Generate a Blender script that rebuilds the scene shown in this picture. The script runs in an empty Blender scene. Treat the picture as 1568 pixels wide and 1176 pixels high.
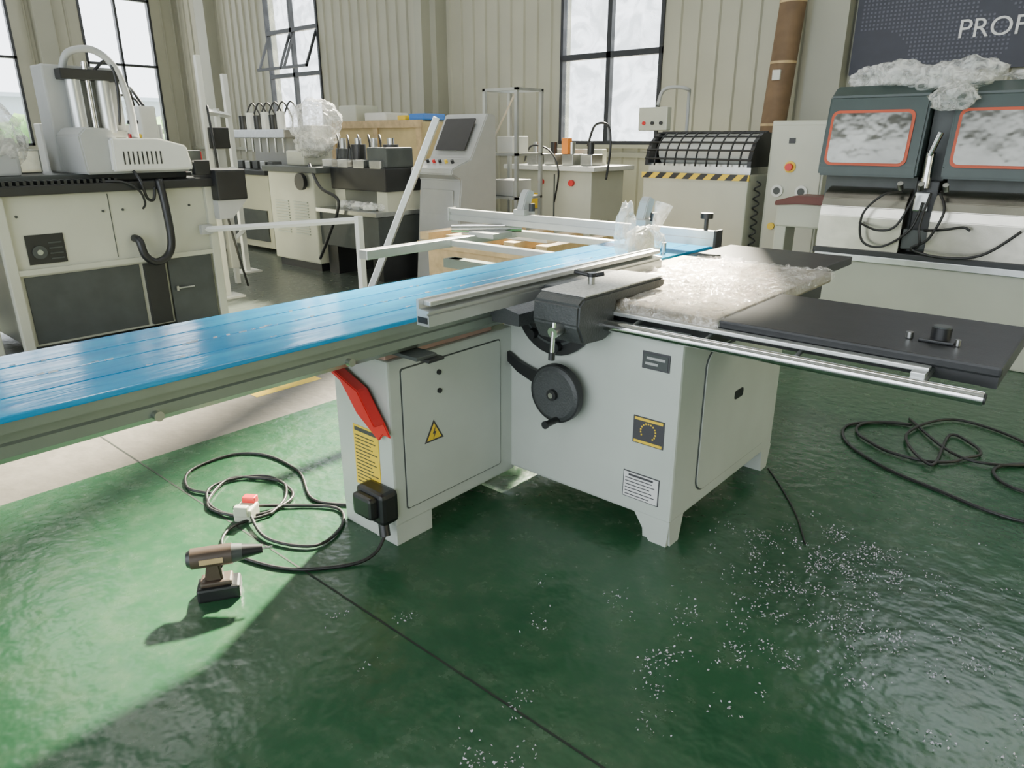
import bpy, bmesh, math, random
from mathutils import Vector, Matrix, noise
random.seed(7)
SC = bpy.context.scene

# ------------------------------------------------------------------ materials
def mat(name, col, rough=0.5, metal=0.0, var=0.0, vscale=8.0, bump=0.0, bscale=40.0, spec=0.5, coat=0.0, trans=0.0, alpha=1.0):
    m = bpy.data.materials.new(name); m.use_nodes = True
    nt = m.node_tree; b = nt.nodes['Principled BSDF']
    b.inputs['Base Color'].default_value = (*col, 1)
    b.inputs['Roughness'].default_value = rough
    b.inputs['Metallic'].default_value = metal
    b.inputs['Specular IOR Level'].default_value = spec
    b.inputs['Coat Weight'].default_value = coat
    b.inputs['Transmission Weight'].default_value = trans
    b.inputs['Alpha'].default_value = alpha
    tc = nt.nodes.new('ShaderNodeTexCoord')
    n = nt.nodes.new('ShaderNodeTexNoise'); n.inputs['Scale'].default_value = vscale; n.inputs['Detail'].default_value = 5
    nt.links.new(tc.outputs['Object'], n.inputs['Vector'])
    r = nt.nodes.new('ShaderNodeValToRGB')
    v = max(var, 0.03)
    r.color_ramp.elements[0].position = 0.3; r.color_ramp.elements[1].position = 0.7
    r.color_ramp.elements[0].color = (*[c * (1 - v) for c in col], 1)
    r.color_ramp.elements[1].color = (*[min(1, c * (1 + v)) for c in col], 1)
    nt.links.new(n.outputs['Fac'], r.inputs['Fac'])
    nt.links.new(r.outputs['Color'], b.inputs['Base Color'])
    if bump > 0:
        n2 = nt.nodes.new('ShaderNodeTexNoise'); n2.inputs['Scale'].default_value = bscale; n2.inputs['Detail'].default_value = 3
        nt.links.new(tc.outputs['Object'], n2.inputs['Vector'])
        bp = nt.nodes.new('ShaderNodeBump'); bp.inputs['Strength'].default_value = bump; bp.inputs['Distance'].default_value = 0.02
        nt.links.new(n2.outputs['Fac'], bp.inputs['Height'])
        nt.links.new(bp.outputs['Normal'], b.inputs['Normal'])
    return m

CREAM = mat('cream_paint', (0.49, 0.50, 0.41), 0.35, var=0.05, vscale=3)
SAWW = mat('saw_grey_white_paint', (0.47, 0.51, 0.46), 0.35, var=0.05, vscale=4)
SAWW2 = mat('saw_panel_paint', (0.42, 0.46, 0.41), 0.4, var=0.05, vscale=4)
WHITE = mat('white_paint', (0.66, 0.67, 0.63), 0.35)
GREYP = mat('light_grey_plastic', (0.38, 0.39, 0.38), 0.45)
BLACK = mat('black_paint', (0.012, 0.013, 0.014), 0.4, var=0.2)
DARKTAB = mat('black_phenolic_table', (0.018, 0.019, 0.020), 0.40, var=0.3, vscale=14, bump=0.05, bscale=200, spec=0.35)
DARKGR = mat('dark_grey_panel', (0.05, 0.058, 0.056), 0.5, var=0.15)
HOODG = mat('hood_dark_green', (0.030, 0.050, 0.045), 0.38, var=0.1)
STEEL = mat('steel', (0.48, 0.49, 0.48), 0.28, metal=1.0, var=0.08, vscale=20)
CHROME = mat('chrome', (0.70, 0.70, 0.70), 0.12, metal=1.0)
STAIN = mat('stainless_sheet', (0.44, 0.42, 0.36), 0.26, metal=0.95, var=0.2, vscale=3, bump=0.15, bscale=4)
ALU = mat('aluminium', (0.58, 0.60, 0.59), 0.33, metal=0.75, var=0.04)
ALUG = mat('aluminium_green_grey', (0.25, 0.29, 0.25), 0.35, metal=0.5, var=0.06)
IRON = mat('oiled_cast_iron', (0.25, 0.21, 0.145), 0.35, metal=0.4, var=0.35, vscale=9)
GRIND = mat('machined_cast_iron', (0.55, 0.54, 0.50), 0.5, metal=0.1, var=0.25, vscale=90, bump=0.2, bscale=200)
CASTD = mat('dark_cast', (0.05, 0.055, 0.055), 0.45, var=0.2, bump=0.2, bscale=120)
RED = mat('red_plastic', (0.62, 0.02, 0.02), 0.35)
REDG = mat('red_gasket', (0.50, 0.07, 0.02), 0.5)
BROWNR = mat('faded_red_cover', (0.12, 0.03, 0.022), 0.5)
YEL = mat('yellow', (0.80, 0.55, 0.03), 0.45)
BLUEP = mat('blue_plastic', (0.03, 0.18, 0.6), 0.4)
WOOD = mat('raw_wood', (0.54, 0.39, 0.20), 0.6, var=0.2, vscale=10)
PLY = mat('plywood', (0.56, 0.43, 0.20), 0.6, var=0.12, vscale=4)
CARD = mat('cardboard', (0.17, 0.105, 0.055), 0.7, var=0.2, vscale=5)
RUB = mat('rubber_cable', (0.012, 0.012, 0.012), 0.45)
DRILLC = mat('drill_body', (0.075, 0.052, 0.038), 0.4, var=0.15)
LABELW = mat('label_white', (0.66, 0.66, 0.64), 0.4)
INK = mat('label_ink', (0.05, 0.05, 0.055), 0.5)
PINK = mat('primer_pink', (0.42, 0.27, 0.22), 0.6)

def wrapmat(name, col, a0, a1, scale, rough=0.12, f0=0.38, f1=0.62, bstr=0.8):
    m = bpy.data.materials.new(name); m.use_nodes = True; nt = m.node_tree
    nt.nodes.clear()
    out = nt.nodes.new('ShaderNodeOutputMaterial'); mix = nt.nodes.new('ShaderNodeMixShader')
    tr = nt.nodes.new('ShaderNodeBsdfTransparent'); p = nt.nodes.new('ShaderNodeBsdfPrincipled')
    p.inputs['Base Color'].default_value = (*col, 1); p.inputs['Roughness'].default_value = rough
    tc = nt.nodes.new('ShaderNodeTexCoord'); n = nt.nodes.new('ShaderNodeTexNoise')
    n.inputs['Scale'].default_value = scale; n.inputs['Detail'].default_value = 6; n.inputs['Distortion'].default_value = 1.5
    nt.links.new(tc.outputs['Object'], n.inputs['Vector'])
    mr = nt.nodes.new('ShaderNodeMapRange'); mr.inputs['From Min'].default_value = f0; mr.inputs['From Max'].default_value = f1
    mr.inputs['To Min'].default_value = a0; mr.inputs['To Max'].default_value = a1
    nt.links.new(n.outputs['Fac'], mr.inputs['Value']); nt.links.new(mr.outputs['Result'], mix.inputs['Fac'])
    bp = nt.nodes.new('ShaderNodeBump'); bp.inputs['Strength'].default_value = bstr; bp.inputs['Distance'].default_value = 0.02
    nt.links.new(n.outputs['Fac'], bp.inputs['Height']); nt.links.new(bp.outputs['Normal'], p.inputs['Normal'])
    nt.links.new(tr.outputs[0], mix.inputs[1]); nt.links.new(p.outputs[0], mix.inputs[2]); nt.links.new(mix.outputs[0], out.inputs[0])
    return m
WRAP = wrapmat('clear_plastic_wrap', (0.84, 0.84, 0.81), 0.15, 0.68, 12)
# clear film: mostly transparent with a real glossy reflection, slightly milky in the creases
def filmmat():
    m = bpy.data.materials.new('stretch_film'); m.use_nodes = True; nt = m.node_tree; nt.nodes.clear()
    out = nt.nodes.new('ShaderNodeOutputMaterial'); tr = nt.nodes.new('ShaderNodeBsdfTransparent')
    gl = nt.nodes.new('ShaderNodeBsdfGlossy'); gl.inputs['Roughness'].default_value = 0.10; gl.inputs['Color'].default_value = (1, 0.98, 0.94, 1)
    df = nt.nodes.new('ShaderNodeBsdfDiffuse'); df.inputs['Color'].default_value = (0.85, 0.83, 0.76, 1)
    tc = nt.nodes.new('ShaderNodeTexCoord'); n = nt.nodes.new('ShaderNodeTexNoise')
    n.inputs['Scale'].default_value = 24; n.inputs['Detail'].default_value = 8; n.inputs['Distortion'].default_value = 2.5
    nt.links.new(tc.outputs['Object'], n.inputs['Vector'])
    bp = nt.nodes.new('ShaderNodeBump'); bp.inputs['Strength'].default_value = 0.9; bp.inputs['Distance'].default_value = 0.012
    nt.links.new(n.outputs['Fac'], bp.inputs['Height']); nt.links.new(bp.outputs[0], gl.inputs['Normal'])
    m1 = nt.nodes.new('ShaderNodeMixShader'); mr = nt.nodes.new('ShaderNodeMapRange')
    mr.inputs['From Min'].default_value = 0.50; mr.inputs['From Max'].default_value = 0.68; mr.inputs['To Min'].default_value = 0.02; mr.inputs['To Max'].default_value = 0.45
    nt.links.new(n.outputs['Fac'], mr.inputs['Value']); nt.links.new(mr.outputs[0], m1.inputs[0])
    nt.links.new(tr.outputs[0], m1.inputs[1]); nt.links.new(df.outputs[0], m1.inputs[2])
    m2 = nt.nodes.new('ShaderNodeMixShader'); m2.inputs[0].default_value = 0.20
    nt.links.new(m1.outputs[0], m2.inputs[1]); nt.links.new(gl.outputs[0], m2.inputs[2]); nt.links.new(m2.outputs[0], out.inputs[0])
    return m
FILM = filmmat()
PANE = wrapmat('dusty_window_pane', (0.50, 0.60, 0.66), 0.15, 0.55, 2.5, 0.3)
GUARDW = mat('guard_window', (0.15, 0.15, 0.135), 0.14, metal=0.8, var=0.3, vscale=2, bump=0.5, bscale=3.5)

def bluefilm():
    m = bpy.data.materials.new('blue_protective_film'); m.use_nodes = True; nt = m.node_tree
    b = nt.nodes['Principled BSDF']; tc = nt.nodes.new('ShaderNodeTexCoord')
    mp = nt.nodes.new('ShaderNodeMapping'); mp.inputs['Scale'].default_value = (14, 2.2, 14)
    nt.links.new(tc.outputs['Object'], mp.inputs['Vector'])
    n = nt.nodes.new('ShaderNodeTexNoise'); n.inputs['Scale'].default_value = 1.3; n.inputs['Detail'].default_value = 6; n.inputs['Distortion'].default_value = 0.8
    nt.links.new(mp.outputs[0], n.inputs['Vector'])
    r = nt.nodes.new('ShaderNodeValToRGB'); e = r.color_ramp.elements
    e[0].position = 0.35; e[0].color = (0.0, 0.26, 0.58, 1); e[1].position = 0.72; e[1].color = (0.01, 0.40, 0.74, 1)
    nt.links.new(n.outputs['Fac'], r.inputs['Fac']); nt.links.new(r.outputs[0], b.inputs['Base Color'])
    b.inputs['Roughness'].default_value = 0.13
    bp = nt.nodes.new('ShaderNodeBump'); bp.inputs['Strength'].default_value = 0.12; bp.inputs['Distance'].default_value = 0.01
    nt.links.new(n.outputs['Fac'], bp.inputs['Height']); nt.links.new(bp.outputs[0], b.inputs['Normal'])
    return m
BLUE = bluefilm()

def floormat(name, c0, c1, c2, rough, wear=0.4):
    m = bpy.data.materials.new(name); m.use_nodes = True; nt = m.node_tree
    b = nt.nodes['Principled BSDF']; tc = nt.nodes.new('ShaderNodeTexCoord')
    n = nt.nodes.new('ShaderNodeTexNoise'); n.inputs['Scale'].default_value = 1.1; n.inputs['Detail'].default_value = 8; n.inputs['Roughness'].default_value = 0.6
    nt.links.new(tc.outputs['Object'], n.inputs['Vector'])
    r = nt.nodes.new('ShaderNodeValToRGB'); e = r.color_ramp.elements
    e[0].position = 0.32; e[0].color = (*c0, 1); e[1].position = 0.68; e[1].color = (*c1, 1)
    nt.links.new(n.outputs['Fac'], r.inputs['Fac'])
    n2 = nt.nodes.new('ShaderNodeTexNoise'); n2.inputs['Scale'].default_value = 8; n2.inputs['Detail'].default_value = 8; n2.inputs['Roughness'].default_value = 0.65
    nt.links.new(tc.outputs['Object'], n2.inputs['Vector'])
    mr = nt.nodes.new('ShaderNodeMapRange'); mr.inputs['From Min'].default_value = 0.45; mr.inputs['From Max'].default_value = 0.78; mr.inputs['To Max'].default_value = wear
    nt.links.new(n2.outputs['Fac'], mr.inputs['Value'])
    mx = nt.nodes.new('ShaderNodeMix'); mx.data_type = 'RGBA'
    nt.links.new(mr.outputs[0], mx.inputs['Factor']); nt.links.new(r.outputs[0], mx.inputs['A']); mx.inputs['B'].default_value = (*c2, 1)
    nt.links.new(mx.outputs['Result'], b.inputs['Base Color'])
    rr = nt.nodes.new('ShaderNodeMapRange'); rr.inputs['To Min'].default_value = rough - 0.06; rr.inputs['To Max'].default_value = rough + 0.08
    nt.links.new(n2.outputs['Fac'], rr.inputs['Value']); nt.links.new(rr.outputs[0], b.inputs['Roughness'])
    n3 = nt.nodes.new('ShaderNodeTexNoise'); n3.inputs['Scale'].default_value = 14; n3.inputs['Detail'].default_value = 2
    nt.links.new(tc.outputs['Object'], n3.inputs['Vector'])
    bp = nt.nodes.new('ShaderNodeBump'); bp.inputs['Strength'].default_value = 0.42; bp.inputs['Distance'].default_value = 0.013
    nt.links.new(n3.outputs['Fac'], bp.inputs['Height']); nt.links.new(bp.outputs[0], b.inputs['Normal'])
    return m
FGREEN = floormat('green_epoxy_floor', (0.014, 0.066, 0.029), (0.026, 0.090, 0.040), (0.10, 0.145, 0.09), 0.25, 0.42)
FCONC = floormat('bare_concrete', (0.13, 0.12, 0.10), (0.19, 0.175, 0.15), (0.24, 0.215, 0.18), 0.45)
FGREY = floormat('grey_green_floor', (0.042, 0.054, 0.045), (0.062, 0.076, 0.064), (0.10, 0.11, 0.09), 0.28)
FJOINT = mat('floor_joint', (0.012, 0.02, 0.014), 0.8)
WALLM = mat('cream_wall_panel', (0.42, 0.415, 0.33), 0.5, var=0.06, vscale=1.2)
COLM = mat('cream_steel_column', (0.37, 0.37, 0.30), 0.5, var=0.06, vscale=1.2)
CEILM = mat('ceiling_sheet', (0.45, 0.45, 0.42), 0.6)
FRAME = mat('dark_window_frame', (0.03, 0.033, 0.04), 0.4)
SIGN = mat('navy_sign', (0.03, 0.033, 0.05), 0.5, var=0.1)
SIGNT = mat('sign_text', (0.75, 0.75, 0.75), 0.5)
OUTB = mat('outside_building_wall', (0.35, 0.42, 0.48), 0.7)
LEAF = mat('outside_foliage', (0.12, 0.25, 0.08), 0.8, var=0.5, vscale=3)
GROUND = mat('outside_ground', (0.4, 0.4, 0.37), 0.8)

# ------------------------------------------------------------------ mesh builder
class O:
    def __init__(s, name):
        s.name = name; s.bm = bmesh.new(); s.mats = []
    def mi(s, m):
        if m not in s.mats: s.mats.append(m)
        return s.mats.index(m)
    def add(s, tmp, m, smooth=False, mtx=None):
        if mtx is not None: bmesh.ops.transform(tmp, matrix=mtx, verts=tmp.verts)
        k = s.mi(m); mp = {}
        for v in tmp.verts: mp[v] = s.bm.verts.new(v.co)
        for f in tmp.faces:
            try:
                g = s.bm.faces.new([mp[v] for v in f.verts]); g.material_index = k; g.smooth = smooth
            except ValueError: pass
        tmp.free()
    def box(s, x0, x1, y0, y1, z0, z1, m, bev=0.0, mtx=None):
        t = bmesh.new(); bmesh.ops.create_cube(t, size=1)
        bmesh.ops.transform(t, matrix=Matrix.Translation(((x0+x1)/2, (y0+y1)/2, (z0+z1)/2)) @ Matrix.Diagonal((abs(x1-x0), abs(y1-y0), abs(z1-z0), 1)), verts=t.verts)
        if bev > 0: bmesh.ops.bevel(t, geom=t.edges[:], offset=bev, segments=2, affect='EDGES', profile=0.6)
        s.add(t, m, False, mtx); return s
    def prism(s, pts, axis, lo, hi, m, bev=0.0, smooth=False, mtx=None):
        t = bmesh.new()
        def mk(p, h):
            return {'x': (h, p[0], p[1]), 'y': (p[0], h, p[1]), 'z': (p[0], p[1], h)}[axis]
        A = [t.verts.new(mk(p, lo)) for p in pts]; B = [t.verts.new(mk(p, hi)) for p in pts]
        t.faces.new(A); t.faces.new(B[::-1]); n = len(pts)
        for i in range(n): t.faces.new([A[i], B[i], B[(i+1) % n], A[(i+1) % n]])
        bmesh.ops.recalc_face_normals(t, faces=t.faces)
        if bev > 0: bmesh.ops.bevel(t, geom=t.edges[:], offset=bev, segments=2, affect='EDGES')
        s.add(t, m, smooth, mtx); return s
    def cyl(s, p0, p1, r, m, r2=None, seg=20, smooth=True, cap=True):
        p0, p1 = Vector(p0), Vector(p1); d = p1 - p0
        t = bmesh.new(); r2 = r if r2 is None else r2
        q = d.to_track_quat('Z', 'Y').to_matrix()
        A = []; B = []
        for i in range(seg):
            a = 2*math.pi*i/seg; c = Vector((math.cos(a), math.sin(a), 0))
            A.append(t.verts.new(p0 + q @ (c*r))); B.append(t.verts.new(p1 + q @ (c*r2)))
        for i in range(seg):
            j = (i+1) % seg; t.faces.new([A[i], A[j], B[j], B[i]])
        s.add(t, m, smooth)
        if cap:
            t = bmesh.new()
            t.faces.new([t.verts.new(p0 + q @ (Vector((math.cos(2*math.pi*i/seg), math.sin(2*math.pi*i/seg), 0))*r)) for i in range(seg)][::-1])
            if r2 > 1e-5:
                t.faces.new([t.verts.new(p1 + q @ (Vector((math.cos(2*math.pi*i/seg), math.sin(2*math.pi*i/seg), 0))*r2)) for i in range(seg)])
            s.add(t, m, False)
        return s
    def tube(s, pts, r, m, seg=8, sub=6):
        P = [Vector(p) for p in pts]; Q = []
        n = len(P)
        for i in range(n-1):
            a = P[max(i-1, 0)]; b = P[i]; c = P[i+1]; d = P[min(i+2, n-1)]
            for k in range(sub):
                u = k/sub
                Q.append(0.5*((2*b) + (c-a)*u + (2*a-5*b+4*c-d)*u*u + (3*b-a-3*c+d)*u**3))
        Q.append(P[-1])
        t = bmesh.new(); rings = []; up = Vector((0, 0, 1)); prev = None
        for i, q in enumerate(Q):
            d = (Q[min(i+1, len(Q)-1)] - Q[max(i-1, 0)])
            if d.length < 1e-6: d = Vector((0, 0, 1))
            d.normalize()
            if prev is None:
                x = d.cross(up)
                if x.length < 0.1: x = d.cross(Vector((1, 0, 0)))
            else:
                x = prev - d*prev.dot(d)
                if x.length < 1e-4: x = d.orthogonal()
            x.normalize(); prev = x; y = d.cross(x)
            rings.append([t.verts.new(q + (x*math.cos(2*math.pi*k/seg) + y*math.sin(2*math.pi*k/seg))*r) for k in range(seg)])
        for A, B in zip(rings, rings[1:]):
            for k in range(seg): t.faces.new([A[k], A[(k+1) % seg], B[(k+1) % seg], B[k]])
        t.faces.new(rings[0]); t.faces.new(rings[-1][::-1])
        bmesh.ops.recalc_face_normals(t, faces=t.faces)
        s.add(t, m, True); return s
    def blob(s, c, r, m, amp=0.25, fr=3.0, seed=0, sub=4, flat=False):
        t = bmesh.new(); bmesh.ops.create_icosphere(t, subdivisions=sub, radius=1)
        for v in t.verts:
            d = v.co.copy()
            k = 1 + amp*noise.noise(d*fr + Vector((seed*7.3, 0, 0))) + amp*0.6*abs(noise.noise(d*fr*2.7 + Vector((0, seed*3.1, 0))))
            v.co = Vector((d.x*r[0]*k + c[0], d.y*r[1]*k + c[1], d.z*r[2]*k + c[2]))
        s.add(t, m, not flat); return s
    def quad(s, pts, m, smooth=False):
        t = bmesh.new(); t.faces.new([t.verts.new(p) for p in pts]); s.add(t, m, smooth); return s
    def done(s, loc=None, rz=0.0):
        me = bpy.data.meshes.new(s.name)
        s.bm.normal_update(); s.bm.to_mesh(me); s.bm.free()
        for m in s.mats: me.materials.append(m)
        o = bpy.data.objects.new(s.name, me); SC.collection.objects.link(o)
        if loc is not None: o.location = loc
        o.rotation_euler[2] = rz
        return o
def bar(o, p0, p1, w, m):
    p0, p1 = Vector(p0), Vector(p1); o.cyl(p0, p1, w*0.7, m, seg=4, smooth=False)
def post(o, x, y, z, m, s=0.05, z0=0.0): o.box(x-s/2, x+s/2, y-s/2, y+s/2, z0, z, m, 0.004)

# World axes: +X to the right along the long wall, +Y towards the long wall. Metres.
# ------------------------------------------------------------------ room shell
XL, XR, YB, YF, HC = -20.0, 7.0, 8.0, -9.0, 9.0
f = O('floor')
def fq(x0, x1, y0, y1, m, z=0.0): f.quad([(x0, y0, z), (x1, y0, z), (x1, y1, z), (x0, y1, z)], m)
fq(-2.5, XR, YF, YB, FGREEN); fq(-3.75, -2.5, YF, YB, FCONC); fq(XL, -3.75, YF, YB, FGREY)
fq(-3.75, XR, -1.076, -1.068, FJOINT, 0.0012)
fq(1.496, 1.504, YF, YB, FJOINT, 0.0012)
fq(-3.6, XR, 4.2, 4.21, FJOINT, 0.0012)
fq(-3.02, -2.92, -0.15, 0.35, YEL, 0.001)
f.done()

def wallx(name, y, x0, x1, zt, holes, m=WALLM, t=0.25):
    w = O(name)
    xs = sorted(set([x0, x1] + [h[0] for h in holes] + [h[1] for h in holes]))
    for a, b in zip(xs, xs[1:]):
        hh = sorted([(h[2], h[3]) for h in holes if h[0] <= a+1e-6 and h[1] >= b-1e-6])
        cur = 0.0
        for z0, z1 in hh:
            if z0 > cur: w.box(a, b, y, y+t, cur, z0, m)
            cur = z1
        if cur < zt: w.box(a, b, y, y+t, cur, zt, m)
    return w
winB = [(-6.68, -4.76, 1.50, 4.9), (-15.55, -13.45, 1.50, 4.9)]
added_clere = [(-4.95, -3.62, 5.2, 7.75), (-6.5, -5.12, 5.4, 8.8), (-9.3, -7.0, 5.4, 8.8), (-12.8, -10.1, 5.4, 8.8), (-16.0, -13.1, 5.4, 8.8), (-0.6, 2.2, 5.4, 8.8), (2.9, 5.8, 5.4, 8.8)]  # upper openings out of view, added and sized to steer sun and sky light
w = wallx('wall_back', YB, XL, XR, HC, winB + added_clere)
x = XL + 0.2
allh = winB + added_clere
while x < XR:
    segs = [(0.0, HC)]
    for h in allh:
        if h[0]-0.05 < x < h[1]+0.05:
            ns = []
            for a, b in segs:
                if h[2] > a: ns.append((a, min(b, h[2])))
                if h[3] < b: ns.append((max(a, h[3]), b))
            segs = [q for q in ns if q[1]-q[0] > 0.01]
    for a, b in segs:
        w.prism([(x-0.03, YB), (x-0.012, YB-0.035), (x+0.012, YB-0.035), (x+0.03, YB)], 'z', a, b, WALLM)
    x += 0.30
w.box(-9.9, -9.4, YB-0.28, YB, 0, HC, COLM); w.box(-9.75, -9.55, YB-0.5, YB-0.28, 0, HC, COLM)
w.box(-18.4, -17.9, YB-0.28, YB, 0, HC, COLM)
w.box(-2.5, -2.05, YB-0.28, YB, 0, HC, COLM)
w.box(XL, XR, YB-0.05, YB, 1.30, 1.38, COLM)
w.done()
w = O('wall_left')
holes = [(5.5, 7.3), (2.0, 3.95), (-1.3, 0.65), (-4.6, -2.65)]
ys = sorted([YF, YB] + [v for h in holes for v in h])
for a, b in zip(ys, ys[1:]):
    if (a, b) in holes:
        w.box(XL-0.25, XL, a, b, 0, 1.42, WALLM); w.box(XL-0.25, XL, a, b, 6.5, HC, WALLM)
    else: w.box(XL-0.25, XL, a, b, 0, HC, WALLM)
y = YF+0.1
while y < YB:
    if not any(h[0]-0.05 < y < h[1]+0.05 for h in holes):
        w.prism([(XL, y-0.03), (XL+0.035, y-0.012), (XL+0.035, y+0.012), (XL, y+0.03)], 'z', 0, HC, WALLM)
    y += 0.3
w.box(XL, XL+0.3, 4.4, 4.8, 0, HC, COLM)
w.done()
O('wall_right').box(XR, XR+0.25, YF, YB+0.25, 0, HC, WALLM).done()
wallx('wall_front', YF-0.25, XL, XR, HC, [(-8.0, 6.6, 0.0, 6.2)]).done()  # unseen wall, added with its opening sized to trim the front fill
c = O('ceiling')
c.box(XL-0.25, XR+0.25, YF-0.25, YB+0.25, HC, HC+0.15, CEILM)
for i in range(5): c.box(-18+5.5*i, -17.8+5.5*i, YF, YB, HC-0.35, HC, COLM)
c.done()

def window_x(name, x0, x1, z0, z1, y, bars, vb, vent=False):
    w = O(name); t = 0.055
    w.box(x0, x0+t, y-0.03, y+0.08, z0, z1, FRAME); w.box(x1-t, x1, y-0.03, y+0.08, z0, z1, FRAME)
    w.box(x0, x1, y-0.04, y+0.09, z0, z0+t, FRAME); w.box(x0, x1, y-0.03, y+0.08, z1-t, z1, FRAME)
    for b in bars: w.box(x0, x1, y-0.03, y+0.07, b-0.045, b+0.045, FRAME)
    for b in vb: w.box(b-0.04, b+0.04, y-0.03, y+0.07, z0, z1, FRAME)
    w.quad([(x0, y+0.06, z0), (x1, y+0.06, z0), (x1, y+0.06, z1), (x0, y+0.06, z1)], PANE)
    if vent:
        mid = (x0+x1)/2
        for a, b in ((x0+0.05, mid-0.05), (mid+0.05, x1-0.05)):
            zt, zb = bars[1]-0.06, bars[0]+0.1
            for xx in (a, b-0.05):
                w.prism([(y-0.02, zt), (y+0.03, zt), (y-0.32, zb), (y-0.37, zb)], 'x', xx, xx+0.05, FRAME)
            w.box(a, b, y-0.38, y-0.32, zb, zb+0.06, FRAME)
    w.box(x0-0.05, x1+0.05, y-0.08, y, z0-0.06, z0, WALLM)
    return w.done()
window_x('window_1', -6.68, -4.76, 1.50, 4.9, YB-0.01, [2.85, 3.95], [-5.72])
window_x('window_2', -15.55, -13.45, 1.50, 4.9, YB-0.01, [3.0, 3.95], [-14.5], vent=True)
for i, (y0, y1) in enumerate(holes):
    w = O('window_%d' % (i+3)); X = XL-0.1; t = 0.06
    for yy in (y0, y1-t, (y0+y1)/2-t/2): w.box(X, X+0.12, yy, yy+t, 1.42, 6.5, FRAME)
    for zz in (1.42, 3.4, 5.0, 6.44): w.box(X, X+0.12, y0, y1, zz, zz+t, FRAME)
    w.done()
for i, h in enumerate(added_clere):
    w = O('window_%d' % (i+7)); t = 0.06  # frames for the added out-of-view light openings
    for xx in (h[0], h[1]-t): w.box(xx, xx+t, YB, YB+0.1, h[2], h[3], FRAME)
    for zz in (h[2], h[3]-t): w.box(h[0], h[1], YB, YB+0.1, zz, zz+t, FRAME)
    w.done()

O('outside_ground').box(-70, 30, YB+0.4, 60, -0.3, -0.05, GROUND).box(-70, XL-0.4, YF, YB+0.4, -0.3, -0.05, GROUND).done()
O('outside_building').box(-48, -44, -10, 22, -0.05, 3.6, OUTB).box(-49, -43.5, -10, 22, 3.6, 3.8, OUTB).done()
h = O('outside_hedge')
for i in range(9): h.blob((-30+0.3*math.sin(i*2), 1.0+i*1.4, 0.9), (0.8, 0.9, 1.3), LEAF, 0.5, 4, i, 3)
h.done()

# sign
s = O('world_map_sign')
s.box(-2.0, 3.4, YB-0.12, YB-0.05, 2.35, 5.2, SIGN)
DOT = mat('sign_dots', (0.10, 0.105, 0.14), 0.5)
for i in range(114):
    for j in range(28):
        X = -1.93+i*0.045; Z = 2.45+j*0.045
        if noise.noise(Vector((X*1.1, Z*1.6, 3.3))) > 0.0 and X < 3.3:
            s.box(X, X+0.022, YB-0.125, YB-0.12, Z, Z+0.022, DOT)
so = s.done()
def text(body, loc, size, m, rot, parent, name, ext=0.004):
    cu = bpy.data.curves.new(name, 'FONT'); cu.body = body; cu.size = size; cu.extrude = ext
    o = bpy.data.objects.new(name, cu); SC.collection.objects.link(o)
    bpy.context.view_layer.update()
    me = bpy.data.meshes.new_from_object(o); bpy.data.objects.remove(o)
    o = bpy.data.objects.new(name, me); SC.collection.objects.link(o); me.materials.clear(); me.materials.append(m)
    o.location = loc; o.rotation_euler = rot; o.parent = parent
    return o
text('PROFESSIONAL', (-0.86, YB-0.13, 2.69), 0.28, SIGNT, (math.pi/2, 0, 0), so, 'lettering')

# ------------------------------------------------------------------ SLIDING TABLE PANEL SAW
ZT = 0.98
S = O('sliding_table_panel_saw')
S.box(-0.90, 0.0, 0.0, 1.05, 0.11, 0.90, SAWW, 0.012)
def rrect(y0, y1, z0, z1, r, n=6):
    P = []
    for cy, cz, a0 in ((y1-r, z1-r, 0), (y0+r, z1-r, 90), (y0+r, z0+r, 180), (y1-r, z0+r, 270)):
        for i in range(n+1):
            a = math.radians(a0+90*i/n); P.append((cy+r*math.cos(a), cz+r*math.sin(a)))
    return P
S.prism(rrect(0.20, 0.98, 0.17, 0.80, 0.07), 'x', 0.0, 0.004, DARKGR)
S.prism(rrect(0.206, 0.974, 0.176, 0.794, 0.066), 'x', 0.0, 0.008, SAWW)
S.prism(rrect(0.50, 0.585, 0.515, 0.555, 0.012), 'x', 0.0, 0.011, BLACK)
for fy in (0.0, 0.93):
    S.prism([(fy, 0.12), (fy+0.12, 0.12), (fy+0.09, 0.0), (fy+0.02, 0.0)], 'x', -0.13, -0.0, SAWW)
S.prism([(-0.17, 0.12), (0.0, 0.12), (-0.01, 0.0), (-0.09, 0.0)], 'y', 0.001, 0.09, SAWW)
S.box(-0.90, -0.80, 0.93, 1.05, 0, 0.12, SAWW)
S.box(-1.20, -0.85, -0.72, 0.02, 0.09, 0.80, SAWW, 0.010)
S.box(-1.20, -0.90, -0.715, -0.60, 0.0, 0.10, SAWW, 0.004)
S.box(-0.99, -0.853, -0.718, -0.52, 0.0, 0.10, SAWW, 0.004)
S.box(-1.20, -1.05, -0.15, 0.3, 0.0, 0.10, SAWW, 0.004)
S.prism(rrect(-0.66, -0.08, 0.15, 0.76, 0.012), 'x', -0.85, -0.8475, DARKGR)
S.prism(rrect(-0.655, -0.085, 0.155, 0.755, 0.012), 'x', -0.85, -0.845, SAWW)
for zz in (0.70, 0.62): S.cyl((-0.846, -0.46, zz), (-0.838, -0.46, zz), 0.011, BLACK)
S.cyl((-0.95, -0.722, 0.60), (-0.95, -0.73, 0.60), 0.012, BLACK)
S.box(-1.19, -0.87, -0.71, -0.11, 0.80, 0.845, PINK, 0.005)
def tri(cx, cy, r): return [(cx+r*math.sin(math.radians(a)), cy+r*math.cos(math.radians(a))) for a in (0, 120, 240)]
S.prism(tri(-0.498, 0.44, 0.062), 'x', -0.846, -0.8435, INK)
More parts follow.
